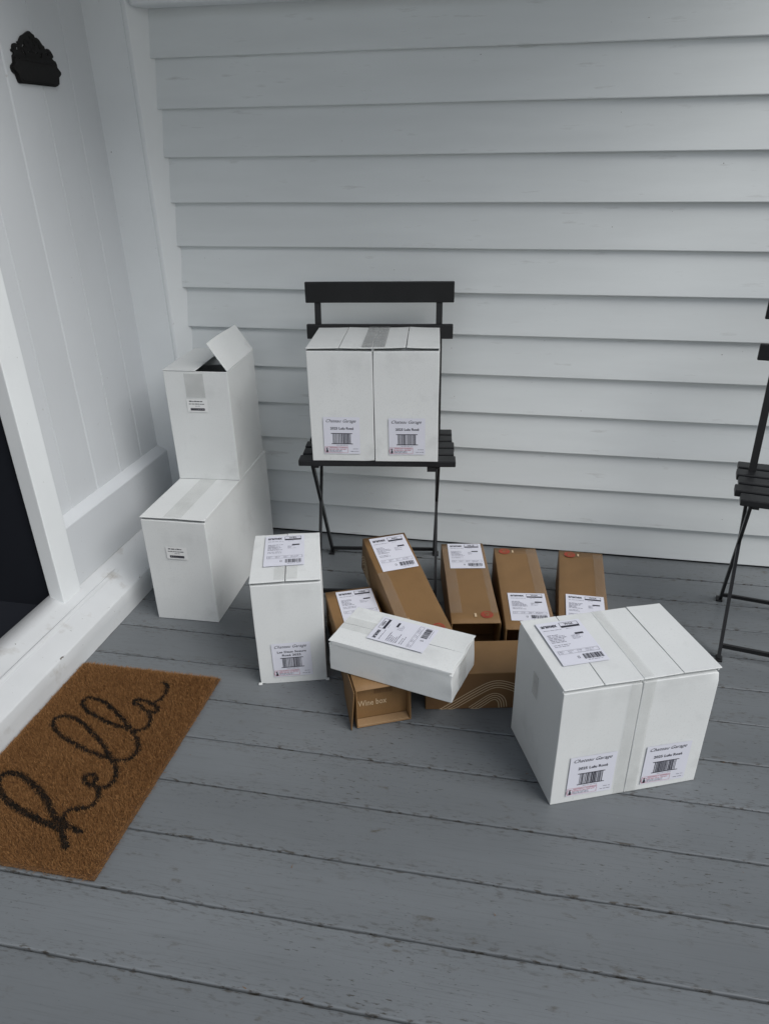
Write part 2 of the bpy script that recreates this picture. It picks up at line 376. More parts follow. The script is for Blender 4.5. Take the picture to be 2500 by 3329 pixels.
# ------------------------------------------------------------------ the setting: ground, deck, roof
mb = MB(); mb.add([(-120, -120, -.45), (120, -120, -.45), (120, 120, -.45), (-120, 120, -.45)], [(0, 1, 2, 3)])
tag(mb.build('ground', M['bounce_ground']), kind='structure')
deck = MB(); deck.box((-.30, -3.2, -.40), (3.6, .10, -.045))
deck = tag(deck.build('deck', M['void']), kind='structure')
D0, DW = -1.69916, 0.143147
rnd = random.Random(5)
for k in range(-10, 13):
    y0, y1 = D0+DW*k, D0+DW*(k+1)
    gap = 0.0028+rnd.choice((0, .0004, .0020, .0008)); ya, yb = y0+gap/2, min(y1-gap/2, 0.012)
    if ya > 0: break
    tilt = rnd.uniform(-.0005, .0005); lift = rnd.uniform(-.0006, .0004); sd_ = rnd.random()*50
    xs = [-0.06+0.022*i for i in range(150)]
    prof = [(0, -.03), (0, -.0032), (.0006, -.0012), (.0022, 0), (.0050, 0), (.3, 0), (.5, 0), (.7, 0), (-.0050, 0), (-.0022, 0), (-.0006, -.0012), (0.0, -.0032), (0, -.03)]
    vs = []; fs = []; n = len(prof); wdt = yb-ya
    for i, x in enumerate(xs):
        for j, (py, pz) in enumerate(prof):
            if j < 5: y = ya+py
            elif j < 8: y = ya+py*wdt
            else: y = yb+py
            e = noise.noise(Vector((x*45, sd_+(0 if j < 6 else 9), 0)))*.0013+noise.noise(Vector((x*9, sd_+(0 if j < 6 else 9), 3)))*.0008
            if j in (1, 2, 3, 4): y += max(e, -.0008)
            if j in (8, 9, 10, 11): y -= max(e, -.0008)
            vs.append((x, y, pz+lift+tilt*(y-ya)/wdt*2))
    for i in range(len(xs)-1):
        for j in range(n-1):
            a = i*n+j; fs.append((a, a+n, a+n+1, a+1))
    mb = MB(); mb.add(vs, fs); bo = mb.build('board', M['deck'], deck, True)
    at = bo.data.attributes.new('edge', 'FLOAT', 'POINT')
    at.data.foreach_set('value', [1.0 if (q % n) < 4 or (q % n) > 8 else (0.55 if (q % n) in (4, 8) else 0.0) for q in range(len(vs))])

RX = 2.0
mb = MB(); mb.box((-.6, -.84, 2.12), (RX, .3, 2.18)); tag(mb.build('porch_shade_ceiling', M['ceiling']), kind='structure')  # unseen porch roof, cut short and set low to shape the light

# ------------------------------------------------------------------ weatherboard wall
Z0, EX = 1.66443, 0.128461
wall = tag(empty('weatherboard_wall'), 'pale grey painted weatherboard wall behind the chairs', 'wall')
mb = MB(); mb.box((-.25, .03, -.3), (3.5, .12, 2.62)); mb.build('wall_core', M['void'], wall)
rnd = random.Random(11)
for k in range(13, -8, -1):
    zb = Z0-EX*k
    if k == 13: zb = 0.007
    zt = Z0-EX*(k-1)+.012; sd_ = rnd.random()*40; jy = rnd.uniform(-.0008, .0008)
    prof = [(.026, zb+.003), (.018, zb), (.0020, zb), (.0005, zb+.0008), (0, zb+.0025), (.0046, zb+(zt-zb)*.3), (.0092, zb+(zt-zb)*.6), (.0155, zt)]
    xs = [-.09+.09*i for i in range(40)]; vs = []; fs = []; n = len(prof)
    for x in xs:
        s = noise.noise(Vector((x*1.7, sd_, 0)))*.0016; t = noise.noise(Vector((x*2.3, sd_, 5)))*.0012
        for (py, pz) in prof: vs.append((x, py+jy+t*.6, pz+s))
    for i in range(len(xs)-1):
        for j in range(n-1):
            a = i*n+j; fs.append((a, a+1, a+n+1, a+n))
    mb = MB(); mb.add(vs, [tuple(reversed(f)) for f in fs]); o = mb.build('weatherboard', M['siding'], wall, False)
# window sill ledge at the very top of the picture
def ledge(p):
    return p
sl = empty('window_sill', (-.05, -.05, 1.656)); tag(sl, 'white rounded window sill at the top of the weatherboard wall', 'window sill')
rbox('sill_board', (0, 0, 0), (1.25, .07, .035), M['trim'], sl, r=.010, n=(6, 2, 2), amp=.0004)

# ------------------------------------------------------------------ panelled wall, door post and sill at the left
pw = tag(empty('panelled_wall'), 'white tongue and groove wall beside the dark doorway', 'wall')
XT = -.195
GY = [-.7435, -.600, -.4555, -.311, -.167, -.0225]
for i in range(5):
    y0, y1 = GY[i], GY[i+1]; g = .0034
    prof = [(y0, -.012), (y0+.0004, -.0045), (y0+g, 0), (y1-g, 0), (y1-.0004, -.0045), (y1, -.012)]
    vs = []; fs = []; n = len(prof)
    zs = [.10+.12*k for k in range(22)]
    jj = random.Random(i).uniform(-.0006, .0006)
    for z in zs:
        for (y, e) in prof: vs.append((XT+e+jj+noise.noise(Vector((y*9, z*2, i)))*.0010, y+noise.noise(Vector((z*3, i, 1)))*.0006, z))
    for a in range(len(zs)-1):
        for j in range(n-1):
            q = a*n+j; fs.append((q, q+1, q+n+1, q+n))
    mb = MB(); mb.add(vs, fs); mb.build('panel_board', M['panel'], pw, False)
mb = MB(); mb.box((-.40, -.78, -.3), (XT-.013, .03, 2.62)); mb.build('wall_core', M['dark'], pw)  # near-black too, so its doorway end carries the hall shade
# corner board with a splayed edge scribed to the weatherboards
mb = MB()
pr = [(-.205, .04), (-.205, -.047), (-.0745, -.047), (-.0735, -.0445), (-.0715, -.0445), (-.0705, -.047), (-.0615, -.047), (-.0590, -.0455), (-.0050, .040)]
zs = [.0, .3, .6, .9, 1.2, 1.5, 1.8, 2.2, 2.62]; n = len(pr); vs = []
for z in zs: vs += [(x+noise.noise(Vector((z*2.1, i*.2, 4)))*.0007, y, z) for i, (x, y) in enumerate(pr)]
mb.add(vs, [(a*n+j, a*n+j+1, (a+1)*n+j+1, (a+1)*n+j) for a in range(len(zs)-1) for j in range(n-1)])
mb.build('corner_board', M['trim'], pw)
# bottom rail with a weathered top
mb = MB(); pr = [(XT-.02, .3415), (XT+.0025, .3405), (-.1625, .3245), (-.160, .3205), (-.160, .20), (-.161, .128)]
ys = [-.706+.0825*i for i in range(9)]; ys[-1] = -.0475; n = len(pr); vs = []
for y in ys: vs += [(x+noise.noise(Vector((y*4, i, 8)))*.0007, y, z+noise.noise(Vector((y*5, i, 2)))*.0008) for i, (x, z) in enumerate(pr)]
mb.add(vs, [(a*n+j, (a+1)*n+j, (a+1)*n+j+1, a*n+j+1) for a in range(len(ys)-1) for j in range(n-1)])
mb.build('bottom_rail', M['panel'], pw, False)
# door post
rbox('door_post', (-.196, -.792, .10), (.044, .086, 2.1), M['trim'], pw, r=.0022, n=(1, 1, 14), amp=.0007, freq=3, seed=4)
# sloping sill
def sill_z(x): return .0765+.455*(-.0513-x)
mb = MB(); pr = [(-.20, sill_z(-.20)-.03), (-.20, sill_z(-.20)), (-.16, sill_z(-.16)), (-.10, sill_z(-.10)), (-.0555, sill_z(-.0555)), (-.0525, .0762), (-.0513, .0735), (-.0513, .040), (-.0513, .001)]
ys = [-2.4+.05*i for i in range(49)]; n = len(pr); vs = []
for y in ys:
    for i, (x, z) in enumerate(pr):
        e = noise.noise(Vector((y*22, i*.3, 6)))*.0012+noise.noise(Vector((y*4, i*.3, 2)))*.0012 if i > 3 else 0
        vs.append((x+e, y, z+(e*.5 if i < 7 else 0)))
vs = [(x, min(y, -.048), z) for (x, y, z) in vs]
mb.add(vs, [(a*n+j, (a+1)*n+j, (a+1)*n+j+1, a*n+j+1) for a in range(len(ys)-1) for j in range(n-1)])
mb.build('door_sill', M['sill'], pw, True)
mb = MB(); vs = []; n = 7; ys = [-2.4+.06*i for i in range(32)]
for y in ys:
    f = min(1, max(0.0, (-.54-y)/.05))
    for j in range(n):
        a = math.pi*j/(n-1); x = -.119+.0070*math.cos(math.pi-a)
        vs.append((x, y, sill_z(x)-.001+(.0062*f)*math.sin(a)))
mb.add(vs, [(a*n+j, a*n+j+1, (a+1)*n+j+1, (a+1)*n+j) for a in range(len(ys)-1) for j in range(n-1)])
mb.build('drip_bead', M['sill'], pw, True)
# wall beyond the doorway, and over it (out of view, keeps the hall dark)
mb = MB(); mb.box((-.40, -2.75, -.3), (-.20, -1.72, 2.62)); mb.box((-.40, -1.72, 2.15), (-.20, -.78, 2.62)); mb.build('wall_return', M['panel'], pw)
# hall inside the doorway, its shade painted in as near-black colour
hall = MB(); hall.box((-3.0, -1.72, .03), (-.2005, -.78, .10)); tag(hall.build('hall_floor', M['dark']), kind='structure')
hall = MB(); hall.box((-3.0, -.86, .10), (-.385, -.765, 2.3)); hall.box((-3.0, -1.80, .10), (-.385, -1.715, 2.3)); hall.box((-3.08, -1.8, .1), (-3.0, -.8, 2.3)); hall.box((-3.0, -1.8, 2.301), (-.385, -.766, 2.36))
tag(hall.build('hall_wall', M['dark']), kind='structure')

# ------------------------------------------------------------------ cast iron plaque
PLQ = [(-0.0966, 0.0043), (-0.0998, -0.0104), (-0.1106, -0.0171), (-0.1134, -0.0231), (-0.1107, -0.0306), (-0.1, -0.0356), (-0.098, -0.0442), (-0.0941, -0.0528), (-0.089, -0.0539), (-0.0196, -0.0525), (0.0648, -0.0517), (0.0792, -0.0478), (0.0842, -0.0432), (0.0873, -0.0296), (0.0997, -0.0228), (0.1019, -0.0184), (0.0977, -0.0113), (0.0865, -0.007), (0.0859, 0.0024), (0.0823, 0.0094), (0.0735, 0.0137), (0.0826, 0.0182), (0.0808, 0.0216), (0.0755, 0.0294), (0.067, 0.0341), (0.059, 0.0346), (0.0504, 0.0309), (0.0489, 0.0348), (0.0484, 0.0387), (0.0412, 0.041), (0.0312, 0.0509), (0.0227, 0.0544), (0.0139, 0.0544), (0.0113, 0.0599), (0.0042, 0.0616), (-0.0038, 0.0655), (-0.0094, 0.0656), (-0.0183, 0.0623), (-0.0321, 0.0558), (-0.0452, 0.0509), (-0.0547, 0.0431), (-0.0569, 0.04), (-0.0667, 0.036), (-0.062, 0.0318), (-0.0651, 0.0286), (-0.0673, 0.0322), (-0.0762, 0.0326), (-0.0853, 0.0302), (-0.0904, 0.0249), (-0.0917, 0.02), (-0.0966, 0.0176), (-0.0975, 0.0132), (-0.0901, 0.0116), (-0.089, 0.0098)]
PLQH = [[(-0.014, 0.0531), (-0.0102, 0.054), (-0.0059, 0.0482), (-0.0093, 0.0468)], [(-0.0394, 0.0376), (-0.0359, 0.037), (-0.0381, 0.0324), (-0.045, 0.0259), (-0.0489, 0.0255), (-0.047, 0.0315), (-0.042, 0.0335)], [(0.0031, 0.0433), (0.0056, 0.0431), (0.0053, 0.0342), (0.0025, 0.0339)], [(0.019, 0.0411), (0.0225, 0.039), (0.0327, 0.0295), (0.0315, 0.0274), (0.0281, 0.0281), (0.0232, 0.0331)], [(-0.049, 0.0182), (-0.0439, 0.0192), (-0.0414, 0.016), (-0.0382, 0.01), (-0.0421, 0.0098), (-0.0446, 0.0152), (-0.0483, 0.0153)], [(-0.0278, 0.0194), (-0.0233, 0.0211), (-0.0204, 0.0198), (-0.0228, 0.0177), (-0.0271, 0.0175)], [(0.0043, 0.0201), (0.01, 0.0222), (0.0139, 0.0211), (0.0108, 0.0183), (0.0053, 0.0178)], [(0.03, 0.0227), (0.0344, 0.0227), (0.03, 0.0152), (0.0253, 0.0107), (0.0217, 0.0108), (0.0259, 0.0173)], [(-0.0755, 0.0232), (-0.0687, 0.0244), (-0.0640, 0.0272), (-0.0645, 0.0255), (-0.07, 0.0165), (-0.073, 0.0157), (-0.075, 0.0199)], [(0.0512, 0.0290), (0.0532, 0.0251), (0.0585, 0.023), (0.0594, 0.019), (0.0566, 0.0183), (0.0519, 0.0219)]]
def extrude_poly(name, outline, holes, x0, x1, m, parent):
    bm = bmesh.new(); loops = []
    for lp in [outline]+holes:
        vs = [bm.verts.new((x1, a, b)) for a, b in lp]
        for i in range(len(vs)): bm.edges.new((vs[i], vs[(i+1) % len(vs)]))
    bmesh.ops.triangle_fill(bm, use_beauty=True, use_dissolve=False, edges=bm.edges[:])
    ret = bmesh.ops.extrude_face_region(bm, geom=bm.faces[:])
    for v in [g for g in ret['geom'] if isinstance(g, bmesh.types.BMVert)]: v.co.x = x0
    bmesh.ops.recalc_face_normals(bm, faces=bm.faces[:])
    me = bpy.data.meshes.new(name); bm.to_mesh(me); bm.free(); me.materials.append(m)
    o = bpy.data.objects.new(name, me); COL.objects.link(o); o.parent = parent; return o
pq = tag(empty('wall_plaque', (-.1945, -.324, 1.5025)), 'black cast iron plaque with pierced scroll top on the white panelled wall', 'plaque')
extrude_poly('backplate', PLQ, PLQH, .0004, .0040, M['iron'], pq)
low = [(-.094, .001), (-.098, -.012), (-.107, -.020), (-.107, -.027), (-.096, -.034), (-.093, -.047), (-.087, -.0505), (.064, -.0485), (.076, -.045), (.0805, -.029), (.093, -.021), (.094, -.016), (.081, -.006), (.081, .002), (.076, .0085), (0, .0065)]
extrude_poly('raised_panel', low, [], .0036, .0105, M['iron'], pq)
for yy, zz, rr in ((-.03, .036, .011), (.008, .042, .010), (-.005, .026, .010), (.028, .033, .007), (-.052, .020, .007), (.066, .024, .006), (-.083, .022, .006)):
    mb = MB(); vs = []; n1, n2 = 14, 6
    for i in range(n1):
        a = 5.2*i/(n1-1); q = rr*(1-.45*i/(n1-1))
        for j in range(n2):
            b = 2*math.pi*j/n2; q2 = q+.0013*math.cos(b); vs.append((.0042+.0013*math.sin(b), yy+q2*math.cos(a), zz+q2*math.sin(a)))
    mb.add(vs, [(i*n2+j, i*n2+(j+1) % n2, (i+1)*n2+(j+1) % n2, (i+1)*n2+j) for i in range(n1-1) for j in range(n2)]); mb.build('scroll', M['iron'], pq, True)
mb = MB(); mb.box((.0105, -.085, -.0465), (.0130, .066, -.0435)); mb.build('rim', M['iron'], pq)
mb = MB(); mb.box((.0105, -.083, -.002), (.0125, .072, .0005)); mb.build('rim', M['iron'], pq)

# ------------------------------------------------------------------ folding chairs
def make_chair(name, loc, rz, label):
    c = tag(empty(name, loc, (0, 0, rz)), label, 'chair', 'black folding bistro chairs')
    widths = [.470, .462, .466, .456, .458] if loc[0] < 1.5 else [.452, .478, .458, .466, .456]
    y = -.145
    for i in range(5):
        dp = .0475; L = widths[i]
        rbox('seat_slat', (-L/2, y, .4565), (L, dp, .0185), M['black'], c, r=.0028, n=(5, 1, 1), amp=.0006, freq=5, seed=i); y += dp+.0132
    def bs(z, h, yy, L, sd_):
        rbox('back_slat', (-L/2-.002, yy, z), (L, .014, h), M['black'], c, r=.0025, n=(5, 1, 1), amp=.0006, freq=5, seed=sd_)
    e_ = 0 if loc[0] < 1.5 else .026
    bs(.880, .061, .138, .455+e_, 7); bs(.775, .044, .118, .452+e_, 8)
    S = Vector((1, 0, 0))
    def frame_y(z): return -.175+.0555/.1*0 + (.075+.175)*z/.46
    for s in (-1, 1):
        u = s*.187-.006
        mb = MB(); bar(mb, (u, -.190, .004), (u, .075, .46), .0085, .016, S); bar(mb, (u, .0735, .457), (u, .1545, .925), .0195, .0065, S)
        mb.build('upright', M['steel'], c)
        mb = MB(); bar(mb, (u-.004*s, .150, .004), (u+.004*s, -.118, .452), .0085, .016, S); mb.build('leg', M['steel'], c)
        rbox('foot_pad', (u-.004*s-.013*(1 if s < 0 else .2), .132, 0), (.020, .030, .007), M['steel'], c, r=.002)
        rbox('foot_pad', (u-.008, -.205, 0), (.018, .028, .007), M['steel'], c, r=.002)
        mb = MB(); bar(mb, (u-.008*s, -.128, .4495), (u-.008*s, .140, .4495), .016, .010, S); mb.build('seat_rail', M['steel'], c)
    mb = MB(); bar(mb, (-.193, .137, .026), (.181, .137, .026), .011, .008, Vector((0, 0, 1))); mb.build('stretcher', M['steel'], c)
    mb = MB(); bar(mb, (-.193, -.172, .036), (.181, -.172, .036), .012, .009, Vector((0, 0, 1))); mb.build('stretcher', M['steel'], c)
    mb = MB(); bar(mb, (.15, -.135, .448), (.175, -.135, .448), .016, .014, Vector((0, 1, 0))); mb.build('stop_block', M['steel'], c)
    return c
CH = Vector((.6916, -.2613, 0))
make_chair('folding_chair', CH, R(8), 'black slatted folding chair carrying a double white carton')
make_chair('folding_chair', Vector((1.956, -.419, 0)), R(-11), 'black slatted folding chair cut off by the right edge of the picture')

# ------------------------------------------------------------------ white cartons
def carton(root, x0, w_, d_, h_, seed, seam='y', cd=None, fn=None, seam_gap=.0016, y0=0.0, amp=.0011):
    xf = None
    if seam == 'x': xf = lambda p: Vector((cd-p.y, p.x, p.z))
    mb = MB(); hb = h_-.0100
    rd = random.Random(seed*3+2)
    dents = [(Vector((rd.choice((0, w_)), rd.choice((0, 0, d_)), rd.choice((0, hb, hb)))), rd.uniform(.02, .04), rd.uniform(.0012, .0028)) for _ in range(4)]
    ctr = Vector((w_/2, d_/2, hb/2))
    def bfn(p):
        q = Vector(p); bw = .0010*math.sin(math.pi*min(max(p.z/hb, 0), 1))
        if p.y < .001: q.y += bw*math.sin(math.pi*min(max(p.x/w_, 0), 1))
        if p.x < .001: q.x += bw*math.sin(math.pi*min(max(p.y/d_, 0), 1))
        if p.x > w_-.001: q.x -= bw*math.sin(math.pi*min(max(p.y/d_, 0), 1))
        for c_, r_, k_ in dents:
            t_ = (p-c_).length/r_
            if t_ < 1: q += (ctr-c_).normalized()*k_*(1-t_)**2*(1+.7*noise.noise(p*120))
        return q
    gridbox(mb, (x0, y0, 0), (w_, d_, hb), .0016, (12, 10, 14), amp, 6, seed, fn or bfn, 0, xf); body = mb.build('body', M['white_card'], root, True)
    rr = random.Random(seed)
    for s in (0, 1):
        mb = MB(); half = w_/2-seam_gap/2; xa = x0-.0006 if s == 0 else x0+w_/2+seam_gap/2
        lift = rr.uniform(.0004, .0024)
        def wf(p, s=s, lift=lift, half=half):
            t = p.x/half if s == 0 else 1-p.x/half
            q = Vector((p.x, p.y, p.z+lift*t*t))
            return fn(q+Vector((0, 0, hb+.006)))-Vector((0, 0, hb+.006)) if fn else q
        gridbox(mb, (xa, y0-.0002, h_-.0030), (half+.0006, d_+.0004, .0030), .0012, (4, 8, 1), amp, 6, seed+1, wf, 0, xf)
        lx = x0-.0007 if s == 0 else x0+w_-.0023
        gridbox(mb, (lx, y0+.0065, h_-.0125), (.0030, d_-.0130, .0110), .0012, (1, 6, 1), 0, 6, seed, (lambda p: fn(p+Vector((0, 0, hb-.003)))-Vector((0, 0, hb-.003))) if fn else None, 0, xf)
        mb.build('flap', M['white_card'], root, True)
    return body
Xv, Yv, Zv = (1, 0, 0), (0, 1, 0), (0, 0, 1)

# double carton on the chair
t = tag(empty('double_carton', (.524, -.434, .476), (0, 0, R(7.65))), 'two tall white cartons taped side by side on the chair seat', 'carton', 'white wine cartons')
carton(t, 0, .1845, .272, .334, 21); carton(t, .1862, .1845, .272, .334, 23)
product_label(t, (.037, 0, .024), Xv, Zv, .106, .112, ['2025 Lulu Rosé'], 31); product_label(t, (.228, 0, .022), Xv, Zv, .106, .111, ['2025 Lulu Rosé'], 32)
paper('tape', t, (.156, .002, .3343), Xv, Yv, .030, .268, M['tape_grey'], .0026, 2, .0003); paper('tape', t, (.1885, .002, .3343), Xv, Yv, .032, .268, M['tape_grey'], .0026, 3, .0003)

# double carton on the deck at the right
t = tag(empty('double_carton', (1.259, -1.191, .001), (0, 0, R(22.3))), 'large double white carton standing on the deck at the right, shipping label on top', 'carton', 'white wine cartons')
carton(t, 0, .1748, .254, .323, 41); carton(t, .1762, .1748, .254, .323, 43)
product_label(t, (.034, 0, .020), Xv, Zv, .108, .114, ['2025 Lulu Rosé'], 33); product_label(t, (.212, 0, .018), Xv, Zv, .108, .112, ['2025 Lulu Rosé'], 34)
ship_label(t, (.028, .070, .3235), Xv, Yv, .106, .158, 'WGA', 51, .0032)
paper('tape', t, (.148, 0, .002), Xv, Zv, .0255, .318, M['tape_faint'], .0017, 4); paper('tape', t, (.1772, 0, .002), Xv, Zv, .026, .318, M['tape_faint'], .0017, 5)
paper('tape', t, (.176, .002, .3235), Xv, Yv, .022, .250, M['tape_faint'], .0026, 6)
paper('tape', t, (0, .15, .200), (0, -1, 0), Zv, .030, .060, M['tape'], .0016, 7)

# single tall carton
t = tag(empty('tall_carton', (.483, -.903, .001), (0, 0, R(16.6))), 'single tall white carton standing on the deck left of the brown boxes', 'carton', 'white wine cartons')
carton(t, 0, .181, .261, .324, 61, seam_gap=.0022)
ship_label(t, (.032, .072, .3245), Xv, Yv, .108, .172, 'WEL', 52, .0036)
product_label(t, (.039, 0, .022), Xv, Zv, .104, .110, ['Les Deux Soeurs', 'Rosé 2025'], 35)
paper('tape', t, (.062, .004, .3245), Xv, Yv, .060, .066, M['tape_faint'], .0030, 8)
for q in ((-.006, -.005, 0), (.177, -.004, 0)): rbox('bottom_flap', q, (.010, .008, .004), M['white_card'], t, r=.001)

# stack in the corner: long carton below, opened carton above
def small_label(parent, O, seed):
    lb = paper('address_label', parent, O, Xv, Zv, .066, .041, M['paper_w'], .0018, seed); p = Print(plane(O, Xv, Zv, .0023)); rr = random.Random(seed)
    p.words(.008, .0325, .050, .0034, rr, 0); p.words(.006, .0245, .055, .0026, rr, 0); p.words(.026, .0185, .042, .0016, rr, 1)
    p.rect(.010, .005, .055, .0125, 0); p.rect(.0035+.010, .0065, .016, .011, 2)
    for k in range(5): p.rect(.019+.007*k, .0085, .0235+.007*k, .0098, 2)
    p.mb.build('print', [M['ink'], M['ink_soft'], M['paper_w']], lb)
M['paper_w'] = mat('white_label_paper', (0.76, 0.77, 0.77), 0.45)
t = tag(empty('long_carton', (.053, -.646, .001), (0, 0, R(1.7))), 'long white carton on the deck in the corner, an opened carton on top', 'carton', 'white wine cartons')
carton(t, 0, .198, .570, .353, 71, seam_gap=.0006); small_label(t, (.065, 0, .219), 5)
paper('tape', t, (.072, .002, .3534), Xv, Yv, .055, .560, M['tape_faint'], .0030, 9)
t = tag(empty('open_carton', (.044, -.360, .3555), (0, 0, R(4.3))), 'opened white carton with one flap raised, on top of the long carton', 'carton', 'white wine cartons')
W_, D_, H_ = .201, .280, .352
mb = MB(); th = .0035
gridbox(mb, (0, 0, 0), (W_, D_, .004), .0015, (2, 2, 1), 0)
for (o_, dm, sd_) in (((0, 0, 0), (W_, th, H_), 1), ((0, D_-th, 0), (W_, th, H_), 2), ((0, th*.6, 0), (th, D_-th*1.2, H_), 3), ((W_-th, th*.6, 0), (th, D_-th*1.2, H_), 4)):
    gridbox(mb, (o_[0]+(.0004 if sd_ > 2 else 0)*0, o_[1], o_[2]), dm, .0015, (5, 5, 7), .0005, 6, sd_)
mb.build('body', M['white_card'], t, True)
rbox('flap', (-.0006, -.0012, H_+.0015), (.103, D_+.002, .003), M['white_card'], t, r=.0012, n=(4, 6, 1), amp=.0010, freq=6, seed=9)
th_ = R(57); fl = empty('x'); bpy.data.objects.remove(fl)
def rf(p):   # raised right flap hinged on the right-hand wall
    a = p.x; b = p.z; bend = .004*math.sin(p.y*18)*a/.1
    return Vector((W_-a*math.cos(th_)+b*math.sin(th_), p.y, H_+.001+a*math.sin(th_)+b*math.cos(th_)+bend*.4))
rbox('raised_flap', (0, 0, 0), (.099, D_, .003), M['white_card'], t, r=.0012, n=(5, 6, 1), amp=.0010, freq=8, seed=3, fn=rf)
def ff(p): return Vector((p.x, p.y, p.z-.30*p.y))
rbox('inner_flap', (.006, .002, H_-.004), (W_-.012, .085, .003), M['white_card'], t, r=.0012, n=(3, 3, 1), fn=ff)
def bf(p): return Vector((p.x, p.y, p.z-.30*(.085-p.y)))
rbox('inner_flap', (.006, D_-.087, H_-.004), (W_-.012, .085, .003), M['white_card'], t, r=.0012, n=(3, 3, 1), fn=bf)
small_label(t, (.063, 0, .226), 6); paper('tape', t, (.065, 0, .272), Xv, Zv, .060, .074, M['tape'], .0016, 11, .0004)

# flat white carton lying across the brown boxes
t = tag(empty('flat_carton', (.699, -.954, .1225), (0, 0, R(-13.75))), 'flat white carton lying tilted across the brown wine boxes, its right end crushed', 'carton', 'white wine cartons')
WW, WD, WH = .329, .163, .091
def crush(p):      # canonical coordinates: y runs from the right end to the left end
    e = max(0, 1-p.y/.05); l = max(0, 1-(WW-p.y)/.03)
    k = noise.noise_vector(Vector((p.x*30, p.y*30, p.z*34+3)))
    return p+k*(.0026*e+.0014*l)-Vector((0, -.0018*e*(p.z/WH)*(1+math.sin(p.x*60)), .0014*e*(1 if p.z > .07 else 0)))
carton(t, 0, WD, WW, WH, 81, 'x', WW, crush, .0018)
ship_label(t, (.238, .038, WH), (0, 1, 0), (-1, 0, 0), .104, .153, 'NSN', 53, .0038)
paper('tape', t, (.004, .055, WH), Xv, Yv, .082, .052, M['tape_faint'], .0030, 12, .0005)
paper('tape', t, (WW-.002, .045, .006), Yv, Zv, .050, .078, M['tape'], .0042, 13, .0012)

# ------------------------------------------------------------------ kraft wine boxes
def sleeve(mb, w_, d_, h_, th=.003, r=.0025, amp=.0016, seed=0):
    nx, nz, ny = 5, 4, 10
    def ring(o_, rr):
        pts = []; x0, z0, x1, z1 = o_, o_, w_-o_, h_-o_
        def corner(cx, cz, a0):
            for k in range(3): a = a0+k*math.pi/4; pts.append((cx+rr*math.cos(a), cz+rr*math.sin(a)))
        corner(x0+rr, z0+rr, math.pi)
        for i in range(1, nx): pts.append((x0+(x1-x0)*i/nx, z0))
        corner(x1-rr, z0+rr, 1.5*math.pi)
        for i in range(1, nz): pts.append((x1, z0+(z1-z0)*i/nz))
        corner(x1-rr, z1-rr, 0)
        for i in range(1, nx): pts.append((x1-(x1-x0)*i/nx, z1))
        corner(x0+rr, z1-rr, .5*math.pi)
        for i in range(1, nz): pts.append((x0, z1-(z1-z0)*i/nz))
        return pts
    Ro, Ri = ring(0, r), ring(th, .0006); n = len(Ro); vs = []
    for i in range(ny+1):
        y = d_*i/ny
        for j, p in enumerate(Ro):
            e = noise.noise_vector(Vector((p[0]*8, y*6, p[1]*8+seed*5)))*amp; vs.append((p[0]+e.x, y+(e.y if i in (0, ny) else 0), p[1]+e.z))
        for p in Ri: vs.append((p[0], y, p[1]))
    fs = []; N2 = 2*n
    for i in range(ny):
        for j in range(n):
            k = (j+1) % n; a = i*N2
            fs.append((a+j, a+k, a+N2+k, a+N2+j)); fs.append((a+n+j, a+N2+n+j, a+N2+n+k, a+n+k))
    for j in range(n):
        k = (j+1) % n; fs.append((j, n+j, n+k, k)); a = ny*N2; fs.append((a+j, a+k, a+n+k, a+n+j))
    mb.add(vs, fs)
def arcs(parent, O, ux, uy, off, spec, name='line_pattern', lw=.0022):
    p = Print(plane(O, ux, uy, off))
    for (pts, rep, step) in spec:
        P = [Vector(q) for q in pts]
        for k in range(rep):
            Q = []
            for i in range(len(P)):
                d = (P[min(i+1, len(P)-1)]-P[max(i-1, 0)]).normalized(); Q.append(P[i]+Vector((d.y, -d.x))*step*k)
            strip(p.mb, [(q.x, max(.0015, q.y)) for q in Q], lw, p.to3)
    return p.mb.build(name, M['kraft_line'], parent)
def spline(pts, n=6):
    P = [Vector(p) for p in pts]; out = []
    for i in range(len(P)-1):
        a, b, c, d = P[max(i-1, 0)], P[i], P[i+1], P[min(i+2, len(P)-1)]
        for k in range(n):
            t_ = k/n; out.append(tuple(.5*((2*b)+(c-a)*t_+(2*a-5*b+4*c-d)*t_*t_+(3*b-a-3*c+d)*t_**3)))
    out.append(tuple(P[-1])); return out
def emblem(parent, cx, cy, h_, rr=.0180, flip=1):
    p = Print(plane((0, 0, h_), Xv, Yv, .0022)); 
    p.poly([(cx+rr*math.cos(a*math.pi/12), cy+rr*math.sin(a*math.pi/12)) for a in range(24)])
    o = p.mb.build('round_emblem', M['red'], parent)
    q = Print(plane((0, 0, h_), Xv, Yv, .0027)); f = flip
    strip(q.mb, spline([(cx-.006*f, cy+.004*f), (cx-.002*f, cy+.009*f), (cx+.004*f, cy+.006*f), (cx+.003*f, cy), (cx-.004*f, cy-.005*f), (cx+.006*f, cy-.006*f)]), .0030, q.to3)
    strip(q.mb, [(cx+.011*math.cos(a*.3), cy+.011*math.sin(a*.3)) for a in range(9)], .0018, q.to3)
    q.mb.build('emblem_mark', M['kraft'], o)
